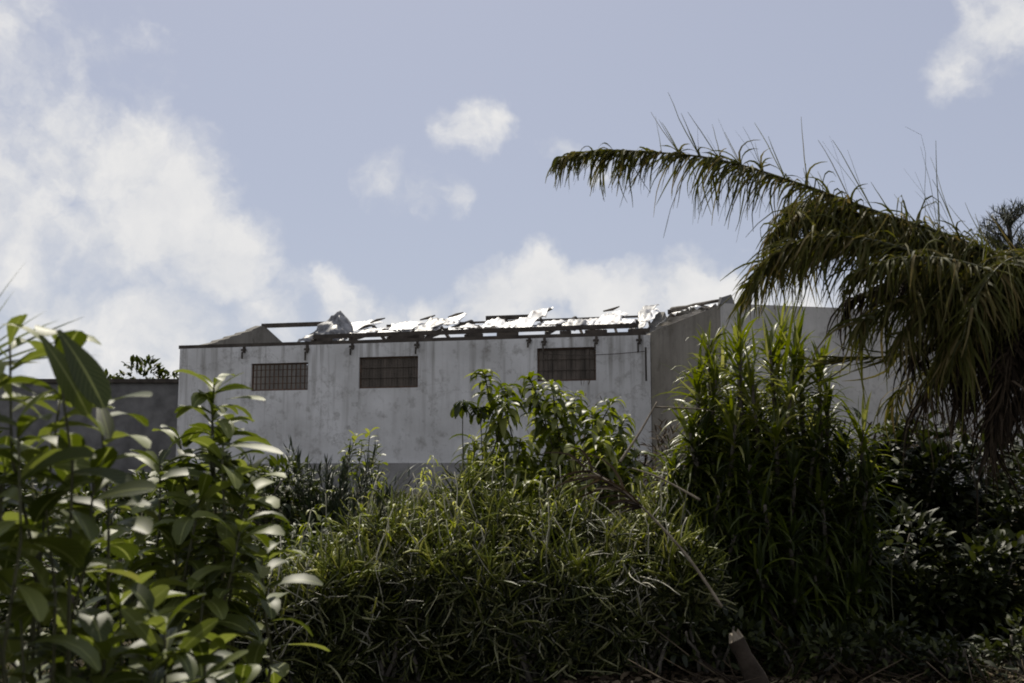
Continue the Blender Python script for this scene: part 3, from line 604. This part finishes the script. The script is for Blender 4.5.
# ------------------------------------------------------------------ middle distance left
leaf_bush('undergrowth_bush', at(60, 8.5), 1.2, .9, 1.15, 2600, .13, .022, 'dark leafy bush behind the nearest broad leaved shrub at far left', 'bush', group='dark bushes of the middle distance')
leaf_bush('undergrowth_bush', at(175, 9.5), 1.0, .9, 1.25, 2600, .13, .022, 'dark leafy bush in the shade behind the upright broad leaved shrub', 'bush', group='dark bushes of the middle distance')
leaf_bush('undergrowth_bush', at(262, 9.3), .75, .8, 1.0, 2200, .13, .022, 'dark low bush between the broad leaved shrub and the pencil bushes', 'bush', group='dark bushes of the middle distance')
leaf_bush('undergrowth_bush', at(240, 14), 1.2, 1.0, 1.35, 2600, .15, .025, 'dark bush at the foot of the white wall near its left window', 'bush', group='dark bushes of the middle distance')
leaf_bush('undergrowth_bush', at(-40, 12), 1.8, 1.0, 1.9, 2800, .16, .03, 'dark bush at the left edge in front of the stone outbuilding', 'bush', group='dark bushes of the middle distance')
leaf_bush('undergrowth_bush', at(105, 15), 1.6, 1.0, 1.2, 2800, .16, .03, 'olive bush in front of the stone outbuilding, left of the white wall', 'bush', group='dark bushes of the middle distance')
leaf_bush('undergrowth_bush', at(450, 14), .9, .5, .95, 2400, .13, .02, 'green bush along the plinth left of the rosette shrub', 'bush', group='dark bushes of the middle distance')
leaf_bush('undergrowth_bush', at(360, 15), 1.2, .8, .75, 2400, .14, .02, 'low green bush along the plinth beneath the middle window', 'bush', group='dark bushes of the middle distance', m='grass')
leaf_bush('flat_topped_tree', at(140, 39), 2.3, 1.0, 4.15, 4500, .3, .07, 'rounded treetop showing over the dark stone outbuilding', 'tree')
leaf_bush('undergrowth_bush', at(330, 11.3), .75, .7, .85, 2600, .12, .02, 'dark low bush behind the left slope of the pencil thicket', 'bush', group='dark bushes of the middle distance')
leaf_bush('undergrowth_bush', at(395, 13), .7, .6, .95, 2200, .12, .014, 'brownish low bush before the plinth, right of the feathery bush', 'bush', group='dark bushes of the middle distance', m='grass')
leaf_bush('undergrowth_bush', at(290, 12.3), .7, .7, .95, 2200, .13, .02, 'dark low bush at the left of the feathery bush', 'bush', group='dark bushes of the middle distance')
# fine needled bush before the wall, and sapling
c = P(330, 510, 13.8); z0 = gz(c.x, c.y) - .03; th = thing('wispy_bush', (c.x, c.y, z0), 'fine feathery grey green bush against the foot of the white wall', 'bush'); gl = G(); gs = G()
for k in range(170):
    a = R.uniform(0, 6.28); el = R.uniform(.25, 1.5); d = Vector((math.cos(a) * math.cos(el) * 1.3, math.sin(a) * math.cos(el), math.sin(el))); L_ = R.uniform(.8, 1.75)
    p0 = Vector((c.x, c.y, z0)); p1 = p0 + d * L_ * .98; path = curve(p0, p1, (0, 0, .1), 6, .03); gs.tube(path, [.008, .006, .005, .004, .003, .002], 3)
    for j in range(34):
        f = R.uniform(1.2, 4.99); i = int(f); q = path[i].lerp(path[i + 1], f - i); leaf(gl, q, d + rv(.7), Zv, R.uniform(.12, .26), .011, .1, 2, 'sword', .1)
gs.build('stem', 'bark', th); gl.build('foliage', 'needle', th)
c = P(361, 500, 16); b = Vector((c.x, c.y, gz(c.x, c.y) - .03))
big_leaf_plant('young_tree', b, [P(*t) for t in [(356, 436, 16), (370, 432, 16.1), (349, 448, 15.9), (364, 452, 15.9), (376, 446, 16), (362, 442, 15.8), (345, 462, 16), (379, 462, 16)]], 'small leafy young tree before the white wall just below the middle window', 'tree', L=.2, W=.035, n=16, span=.5, m='rosette_leaf', droop=.9, rad=.012, up=.5, bendy=.18)

# ------------------------------------------------------------------ sword-leaved clump right of centre
c = at(768, 10.3); z0 = gz(*c) - .03; th = thing('sword_leaved_clump', (c[0], c[1], z0), 'tall dense clump of dark sword shaped leaves in front of the annex corner', 'shrub', None)
gs, gl, gy = G(), G(), G(); base = Vector((c[0], c[1], z0))
heads = [(740, 352, 10.0), (770, 350, 10.3), (715, 380, 10.0), (800, 372, 10.4), (752, 385, 9.8), (790, 400, 9.9), (705, 410, 10.1), (828, 400, 10.4), (735, 425, 9.7), (775, 430, 9.7), (815, 440, 9.9), (712, 450, 9.9),
         (750, 465, 9.5), (795, 475, 9.6), (842, 455, 10.3), (720, 490, 9.7), (765, 505, 9.4), (822, 500, 9.8), (735, 535, 9.5), (790, 540, 9.4), (850, 500, 10.1), (705, 530, 9.8), (758, 570, 9.3), (815, 575, 9.6), (845, 550, 9.9), (690, 430, 9.8), (672, 470, 9.9), (668, 520, 9.8), (685, 590, 9.5), (862, 430, 10.2), (868, 480, 10.0), (870, 540, 9.9), (860, 590, 9.7), (708, 345, 10.2), (738, 335, 10.4), (795, 345, 10.5), (820, 365, 10.3), (698, 380, 10.0), (700, 440, 9.8), (690, 480, 9.9), (760, 410, 10.5), (745, 440, 10.4), (785, 450, 10.5), (800, 500, 10.4), (740, 500, 10.4), (770, 540, 10.2), (710, 510, 10.3), (780, 330, 10.7), (725, 365, 10.8), (810, 420, 10.9), (700, 560, 9.6), (730, 590, 9.4), (795, 600, 9.4), (850, 600, 9.8)]
for hx, hy, hY in heads:
    t = P(hx, hy, hY); path = curve(base + Vector((R.uniform(-.3, .3), R.uniform(-.25, .25), 0)), t, ((t.x - base.x) * .3, 0, 0), 7, .02); gs.tube(path, [.03, .028, .026, .024, .022, .02, .016], 6)
    ph = R.random() * 6
    for k in range(74):
        ph += 2.4; s = k / 74; p = path[6].lerp(path[4], s) + rv(.03); el = 1.35 - 2.0 * s + R.uniform(-.35, .35)
        d = Vector((math.cos(ph) * math.cos(el), math.sin(ph) * math.cos(el), math.sin(el)))
        l = R.uniform(.25, .5); leaf(gy if hy < 440 and s < .7 else gl, p, d, Zv, l, R.uniform(.013, .025), R.uniform(.3, 1.5), 5, 'sword', .35, .3, .15)
for (x0, y0, x1, y1, w) in [(782, 380, 795, 296, .022), (768, 360, 762, 312, .012), (728, 360, 722, 322, .012), (745, 350, 733, 318, .014), (700, 400, 676, 375, .014), (800, 375, 838, 345, .014), (815, 385, 850, 372, .014), (755, 360, 752, 325, .016), (790, 390, 812, 352, .016), (712, 368, 692, 352, .014)]:
    a = P(x0, y0, 10); b_ = P(x1, y1, 10); leaf(gy, a, b_ - a, Vector((.2, -1, .1)), (b_ - a).length, w, .05, 6, 'sword', .3)
gs.build('stem', 'bark', th); gl.build('foliage', 'sword_leaf', th); tag(gy.build('lit_leaves', 'sword_lit', th), 'bright yellow green upper leaves')

leaf_bush('leafy_bush', at(770, 10.9), .9, .4, 2.1, 2600, .2, .035, 'dark leafy bush grown through the sword leaved clump', 'bush', group='dark bushes at the right', m='shaded_leaf')
# ------------------------------------------------------------------ hedge and dark bushes right
leaf_bush('leafy_bush', at(885, 12), 1.0, .8, 2.05, 3600, .16, .035, 'dark leafy bush under the hanging palm fronds, right of the sword leaved clump', 'bush', group='dark bushes at the right', m='shaded_leaf')
leaf_bush('leafy_bush', at(985, 12), 1.2, .8, 2.0, 3600, .16, .035, 'dark leafy bush by the palm trunk at the right edge', 'bush', group='dark bushes at the right', m='shaded_leaf')
leaf_bush('leafy_bush', at(860, 10.6), .9, .6, 1.2, 3000, .15, .03, 'low dark bush at the right foot of the sword leaved clump', 'bush', group='dark bushes at the right', m='shaded_leaf')
leaf_bush('leafy_bush', at(960, 10.4), 1.0, .6, 1.0, 3000, .15, .03, 'low dark bush above the leaf litter at bottom right', 'bush', group='dark bushes at the right', m='shaded_leaf')
leaf_bush('leafy_bush', at(1100, 11), 1.5, 1.0, 2.4, 3000, .17, .035, 'tall dark bush just outside the right edge beside the palm', 'bush', group='dark bushes at the right', m='shaded_leaf')
leaf_bush('dry_bush', at(668, 14.5), .8, .7, 1.75, 1800, .16, .012, 'dry brown brushwood against the side of the annex', 'bush', m='dead_leaf')
leaf_bush('dry_bush', at(905, 16), 2.4, .7, 1.6, 2200, .18, .02, 'dry brown brushwood along the front of the annex under the palm', 'bush', m='dead_leaf')
# bright green seedling in the dark hedge
b = P(889, 566, 9.6); big_leaf_plant('bright_seedling', Vector((b.x, b.y, gz(b.x, b.y) - .02)), [P(889, 532, 9.6)], 'bright yellow green seedling in the dark hedge', 'plant', L=.15, W=.04, n=7, span=.12, m='pencil_tip', droop=.9, rad=.006, up=.3)
# feathery tree behind, at the right edge
c = at(1012, 34); th = thing('feathery_tree', (c[0], c[1], gz(*c)), 'hazy feathery dark tree rising behind the palm at the right edge', 'tree'); gs, gl = G(), G()
b = Vector((c[0], c[1], gz(*c) - .05)); t = P(1008, 212, 34); gs.tube(curve(b, t, (.2, 0, 0), 9, .08), [.22 - .023 * i for i in range(9)], 8)
for k in range(130):
    s = R.uniform(.3, .98); p = b.lerp(t, s); a = R.uniform(0, 6.28); l = (1.08 - s) * 3.4 + .2; e = p + Vector((math.cos(a) * l, math.sin(a) * l, l * .8)); path = curve(p, e, (0, 0, .15), 5, .05); gs.tube(path, [.04, .03, .02, .015, .008], 4)
    for j in range(60):
        f = R.uniform(.5, 3.99); i = int(f); q = path[i].lerp(path[i + 1], f - i); leaf(gl, q, Vector((0, 0, .5)) + rv(1), Zv, R.uniform(.2, .45), .014, .5, 2, 'sword', .1)
gs.build('trunk', 'bark', th); gl.build('crown', 'needle', th)

# ------------------------------------------------------------------ palm
cb = P(1150, 600, 8.8); cb.z = gz(cb.x, cb.y) - .03; crown = P(1135, 335, 8.8)
palm = thing('coconut_palm', cb, 'wind torn palm at the right edge with one long frond reaching over the annex', 'palm')
g = G(); path = curve(cb, crown, (.12, .1, 0), 14, .0)
for i in range(13):                                       # ringed trunk
    pass
rings = []; rr = []
for i in range(27):
    f = i / 26 * 13; k = min(12, int(f)); rings.append(path[k].lerp(path[k + 1], f - k)); rr.append((.17 if i < 3 else .125) * (1.06 if i % 2 else .97))
g.tube(rings, rr, 12); g.build('trunk', 'bark', palm)
def spline(pts, n):
    out = []; m = len(pts)
    for i in range(n):
        f = i / (n - 1) * (m - 1); k = min(m - 2, int(f)); t = f - k
        p0, p1, p2, p3 = pts[max(0, k - 1)], pts[k], pts[k + 1], pts[min(m - 1, k + 2)]
        out.append(.5 * ((2 * p1) + (p2 - p0) * t + (2 * p0 - 5 * p1 + 4 * p2 - p3) * t * t + (3 * p1 - p0 - 3 * p2 + p3) * t ** 3))
    return out
def hang(gl, p, d0, L, w, wind, seg=6, stiff=.5, wob=.3):
    d = d0.normalized(); q = Vector(p); pts = []; ws = []; wb = rv(wob)
    for i in range(seg + 1):
        t = i / seg; pts.append(q.copy()); ws.append(w * (1 - t ** 1.8) + .0015); d = (d + (wind - d) * stiff * (.4 + t) + wb / seg + rv(.08)).normalized(); q = q + d * (L / seg)
    gl.ribbon(pts, Vector((R.uniform(-1, 1), R.uniform(-1, 0), R.uniform(-.3, .6))).normalized(), ws, R.uniform(.1, .5))
def frond(pts3, m, lenf, n, wind=Vector((-.3, .05, -1)), upn=0, w=.014, back=.5, stiff=.5, name='frond', label=None, rach=.022, dens_start=.16):
    pts = spline([Vector(p) for p in pts3], 34); gr, gl = G(), G(); gr.tube(pts, [rach * (1 - .88 * i / 33) for i in range(34)], 6)
    n = int(n * 1.7); w = w * .72
    for k in range(n):
        s = dens_start + (1 - dens_start) * k / (n - 1); f = min(32.999, s * 33); i = int(f); p = pts[i].lerp(pts[i + 1], f - i); ax = (pts[i + 1] - pts[i]).normalized()
        for side in (-1, 1):
            cl = noise.noise(Vector((s * 22, side * 7.3, pts[5].x * 9)))
            L = lenf(s) * R.uniform(.35, 1.25) * (1 + .9 * cl)
            if R.random() < .10 + .25 * max(0, cl) + .1 * smooth(.45, 1, s) + (.28 if cl < -.25 else 0): continue
            sdv = ax.cross(Zv).normalized() * side
            d0 = sdv * back + ax * .45 + Zv * R.uniform(-.6, .25) + rv(.35)
            hang(gl, p, d0, L, w * R.uniform(.6, 1.2), (wind + rv(.38) + Vector((cl * .6, 0, 0))).normalized(), 6, stiff * R.uniform(.6, 1.3))
    fr = gr.build(name, 'green_stem' if m == 'palm_leaf' else 'dead_palm', palm)
    gl.build('leaflets', m, fr)
    if upn > 50:
        gu = G()
        for k in range(upn):
            s = R.uniform(.05, .78); f = s * 33; i = int(f); p = pts[i]; L = R.uniform(.15, .75) * (1 if s < .7 else .6)
            d = Vector((R.uniform(-.75, -.1), R.uniform(-.4, .4), 1))
            if R.random() < .45: hang(gu, p, d, L * .45, .009, Vector((R.uniform(-1, 1), 0, -.2)).normalized(), 6, .35)
            else: hang(gu, p, d, L, .003, (d + Vector((-.1, 0, 0))).normalized(), 5, .1, .12)
        gu.build('torn_leaflets', m, fr)
    if label: fr['label'] = label
    return fr
fl = lambda a, b_, c_: (lambda s: a + (b_ - a) * min(1, s * 2) if s < .5 else b_ + (c_ - b_) * (s - .5) * 2)
frond([crown] + [P(*t) for t in [(1075, 300, 8.8), (1020, 270, 8.7), (960, 240, 8.6), (880, 213, 8.5), (800, 184, 8.4), (720, 160, 8.4), (650, 152, 8.3), (600, 151, 8.3), (560, 158, 8.3)]], 'palm_leaf', lambda s: .20 + .60 * max(0, 1 - s) ** .9 if s > .3 else .72, 330, wind=Vector((-.22, 0, -1)), upn=120, w=.011, back=.45, stiff=.55, label='long wind bent frond stretching far to the left')
frond([crown] + [P(*t) for t in [(1010, 290, 8.5), (940, 262, 8.3), (870, 240, 8.2), (810, 238, 8.1), (770, 258, 8.1), (750, 284, 8.1)]], 'palm_leaf', lambda s: .34 + .42 * max(0, 1 - s), 190, wind=Vector((-.4, 0, -1)), w=.013, label='shorter green frond hanging under the long one')
frond([crown] + [P(*t) for t in [(1020, 280, 9.1), (960, 245, 9.3), (900, 225, 9.5), (840, 225, 9.7), (800, 250, 9.8)]], 'palm_leaf', lambda s: .45 + .35 * max(0, 1 - s), 170, wind=Vector((-.25, 0, -1)), w=.015)
frond([crown] + [P(*t) for t in [(1015, 318, 8.4), (960, 300, 8.2), (905, 300, 8.1), (860, 322, 8.0)]], 'palm_leaf', lambda s: .45 + .2 * (1 - s), 100, wind=Vector((-.15, 0, -1)), w=.015)
frond([crown] + [P(*t) for t in [(1000, 345, 8.9), (930, 348, 9.0), (880, 357, 9.1), (838, 358, 9.1)]], 'palm_leaf', lambda s: .45 - .1 * s, 34, wind=Vector((-1, 0, -.12)), w=.012, stiff=.6)
frond([crown] + [P(*t) for t in [(1020, 340, 8.5), (975, 335, 8.3), (940, 360, 8.3), (925, 400, 8.3)]], 'dead_palm', lambda s: .5 + .2 * (1 - s), 70, wind=Vector((-.05, 0, -1)), w=.012, label='dead brown frond hanging down')
frond([crown] + [P(*t) for t in [(1030, 340, 9.1), (990, 340, 9.3), (940, 360, 9.4), (890, 400, 9.5)]], 'palm_leaf', lambda s: .45, 60, wind=Vector((0, 0, -1)), w=.012)
frond([crown] + [P(*t) for t in [(1035, 345, 8.3), (1010, 355, 8.1), (995, 400, 8.0), (990, 440, 8.0)]], 'dead_palm', lambda s: .5 + .2 * (1 - s), 80, wind=Vector((-.05, 0, -1)), w=.013, label='dead brown frond hanging down')
frond([crown] + [P(*t) for t in [(1045, 290, 8.6), (1030, 262, 8.3), (1005, 262, 8.0), (975, 300, 7.8), (960, 350, 7.7)]], 'palm_leaf', lambda s: .5, 100, wind=Vector((-.1, 0, -1)), w=.014, upn=20)
for t, mm, n_ in (([(1070, 300, 8.7), (1000, 262, 8.6), (920, 232, 8.6), (850, 212, 8.5), (800, 215, 8.5), (770, 236, 8.5)], 'palm_leaf', 230), ([(1080, 300, 8.4), (1020, 285, 8.2), (970, 285, 8.1), (930, 305, 8.0), (900, 335, 8.0)], 'palm_leaf', 150), ([(1080, 330, 8.6), (1030, 320, 8.5), (985, 330, 8.4), (955, 360, 8.4)], 'dead_palm', 130), ([(1090, 345, 9.1), (1040, 345, 9.2), (1000, 360, 9.3), (965, 400, 9.3)], 'dead_palm', 130), ([(1090, 290, 9.0), (1040, 262, 9.2), (985, 252, 9.3), (930, 262, 9.4), (880, 290, 9.5)], 'palm_leaf', 150), ([(1085, 355, 8.4), (1045, 370, 8.3), (1010, 420, 8.2)], 'dead_palm', 110), ([(1090, 280, 8.3), (1050, 262, 8.1), (1010, 268, 8.0), (980, 292, 7.9)], 'palm_leaf', 120),
        ([(1020, 285, 8.2), (960, 262, 8.0), (900, 258, 7.9), (850, 275, 7.9)], 'palm_leaf', 120), ([(1010, 285, 9.2), (950, 255, 9.4), (890, 236, 9.5), (825, 236, 9.7), (778, 256, 9.8)], 'palm_leaf', 190),
        ([(1000, 272, 8.9), (940, 240, 8.9), (880, 222, 8.8), (820, 203, 8.8), (790, 208, 8.8)], 'palm_leaf', 190), ([(1000, 305, 8.6), (940, 285, 8.6), (890, 285, 8.5), (850, 300, 8.5)], 'dead_palm', 130),
        ([(1000, 325, 8.7), (965, 318, 8.7), (930, 330, 8.6), (915, 355, 8.6)], 'dead_palm', 110), ([(1035, 335, 8.6), (1005, 335, 8.5), (975, 355, 8.4), (960, 385, 8.4)], 'dead_palm', 110), ([(1030, 310, 8.3), (985, 305, 8.1), (955, 325, 8.0), (940, 360, 8.0)], 'palm_leaf', 90),
        ([(1045, 330, 8.2), (1020, 335, 8.0), (1005, 370, 7.9), (1000, 410, 7.9)], 'dead_palm', 90)):
    frond([crown] + [P(*q) for q in t], mm, lambda s: .5 - .15 * s, n_, wind=Vector((-.18, 0, -1)), w=.014)
for t in ([(1100, 260, 8.6), (1160, 230, 8.4), (1240, 240, 8.2), (1310, 300, 8.0)], [(1110, 300, 9.2), (1180, 290, 9.6), (1250, 330, 10)], [(1080, 270, 9.4), (1090, 240, 10), (1100, 260, 10.8)], [(1090, 350, 8.4), (1120, 400, 8.1), (1130, 480, 8.0)], [(1050, 270, 9.4), (1020, 250, 10), (990, 280, 10.6)]):
    frond([crown] + [P(*q) for q in t], 'palm_leaf', lambda s: .6 - .2 * s, 70, wind=Vector((-.2, 0, -1)), w=.015, upn=10)

# ------------------------------------------------------------------ fallen frond, sticks, log
def dry_stalk(pts3, label, r=.022, leafy=0):
    pts = spline([Vector(p) for p in pts3], 16); th = thing('fallen_frond', pts[0], label, 'fallen branch'); g = G(); g.tube(pts, [r * (1.15 - .6 * i / 15) for i in range(16)], 7); g.build('stalk', 'pale_wood', th)
    if leafy:
        gl = G()
        for k in range(leafy):
            i = R.randint(8, 15); hang(gl, pts[i], (pts[15] - pts[12]).normalized() + rv(.7), R.uniform(.25, .5), .009, Vector((-.7, -.2, -.5)), 5, .35)
        gl.build('dry_leaflets', 'dead_leaf', th)
dry_stalk([P(722, 607, 7.6), P(690, 560, 7.7), P(655, 520, 7.8), (P(622, 490, 7.9)), P(585, 468, 8.1)], 'bare pale stalk of a fallen frond leaning across the pencil bushes', .010, 26)
dry_stalk([P(620, 462, 9.0), P(640, 432, 9.1), P(657, 402, 9.2)], 'short pale stick standing up slanted before the annex side wall', .011)
dry_stalk([P(700, 500, 8.6), P(660, 478, 8.7), P(632, 468, 8.8)], 'thin dry stick lying behind the bare stalk', .009)
for q, lab in (([(655, 407, 9.3), (700, 409, 9.6)], 'straight thin twig sticking out level beneath the annex wall'),):
    dry_stalk([P(*a) for a in q] + [P(715, 412, 9.7)], lab, .007)
# broken log end
b = P(742, 662, 8.3); g = G(); a = P(735, 616, 8.6); b = P(752, 676, 8.2); z0 = gz(b.x, b.y)
th = thing('broken_log', (b.x, b.y, z0), 'pale split log end poking out of the dark brush at the bottom', 'log')
p0 = Vector((b.x + .08, b.y, z0 + .02)); p1 = P(736, 640, 8.25)
g.tube([p0, p0.lerp(p1, .3), p0.lerp(p1, .7), p1], [.075, .085, .06, .066], 11, False); g.build('bark', 'charred', th)
g = G(); d = (p1 - p0).normalized(); sx = d.cross(Vector((0, 1, 0))).normalized(); sy = d.cross(sx)
ring = [p1 + sx * math.cos(t) * .064 + sy * math.sin(t) * .064 - d * .004 for t in [k * 6.283 / 11 for k in range(11)]]
tops = [p1 + (q - p1) * .8 + d * R.uniform(-.01, .09) for q in ring]
g.add(ring + tops + [p1 + d * .02], [(i, (i + 1) % 11, 11 + (i + 1) % 11, 11 + i) for i in range(11)] + [(11 + i, 11 + (i + 1) % 11, 22) for i in range(11)])
g.build('split_face', 'pale_wood', th, False)

for px, Yy, h, lab in ((705, 9.0, .5, 'low dark weed just left of the broken log'), (800, 8.9, .42, 'low dark weed at the foot of the sword leaved clump, first right of the log'), (868, 9.1, .5, 'low dark weed in the litter below the bright seedling'), (940, 8.9, .38, 'low dark weed in the litter near the bottom right'), (1015, 9.1, .55, 'low dark weed in the bottom right corner')):
    leaf_bush('weed', at(px, Yy), .38, .3, h, 500, .11, .02, lab, 'plant', group='low weeds in the leaf litter', m='shaded_leaf')
# ------------------------------------------------------------------ litter and grass
g = G()
for k in range(5200):
    px = R.uniform(560, 1100); Yy = R.uniform(7.6, 10.2); x, y = at(px, Yy); p = Vector((x, y, gz(x, y) + R.uniform(.0, .07)))
    a = R.uniform(0, 6.28); leaf(g, p, Vector((math.cos(a), math.sin(a), R.uniform(-.1, .5))), Zv + rv(.5), R.uniform(.06, .16), R.uniform(.012, .03), .6, 3, 'lance', .4, .3, .5)
for k in range(160):
    px = R.uniform(680, 1080); Yy = R.uniform(7.8, 9.8); x, y = at(px, Yy); p = Vector((x, y, gz(x, y) + .03)); d = Vector((R.uniform(-1, 1), R.uniform(-.5, .5), R.uniform(0, .35))).normalized(); L_ = R.uniform(.2, .7)
    g.tube([p, p + d * L_ * .5 + rv(.03), p + d * L_], [.007, .006, .003], 4)
tag(g.build('leaf_litter', 'dead_leaf'), 'brown dead leaves and twigs covering the ground at bottom right', 'leaf litter', kind='stuff')
g = G()
for k in range(30000):
    Yy = 7.5 + 17 * R.random() ** .8; px = R.uniform(-150, 1150); x, y = at(px, Yy)
    if (Vector((x, y, 0)) - L0).dot(V) > -.1 and y > 21: continue
    if 215 < px < 745 and Yy < 12.5: continue
    z = gz(x, y); L_ = R.uniform(.08, .30); a = R.uniform(0, 6.28)
    leaf(g, Vector((x, y, z - .01)), Vector((math.cos(a) * .5, math.sin(a) * .5, 1)), Vector((math.cos(a), math.sin(a), .2)), L_, R.uniform(.003, .007), .8, 3, 'sword', .2)
tag(g.build('grass', 'grass'), 'rough grass and weeds growing up the slope to the buildings', 'grass', kind='stuff')
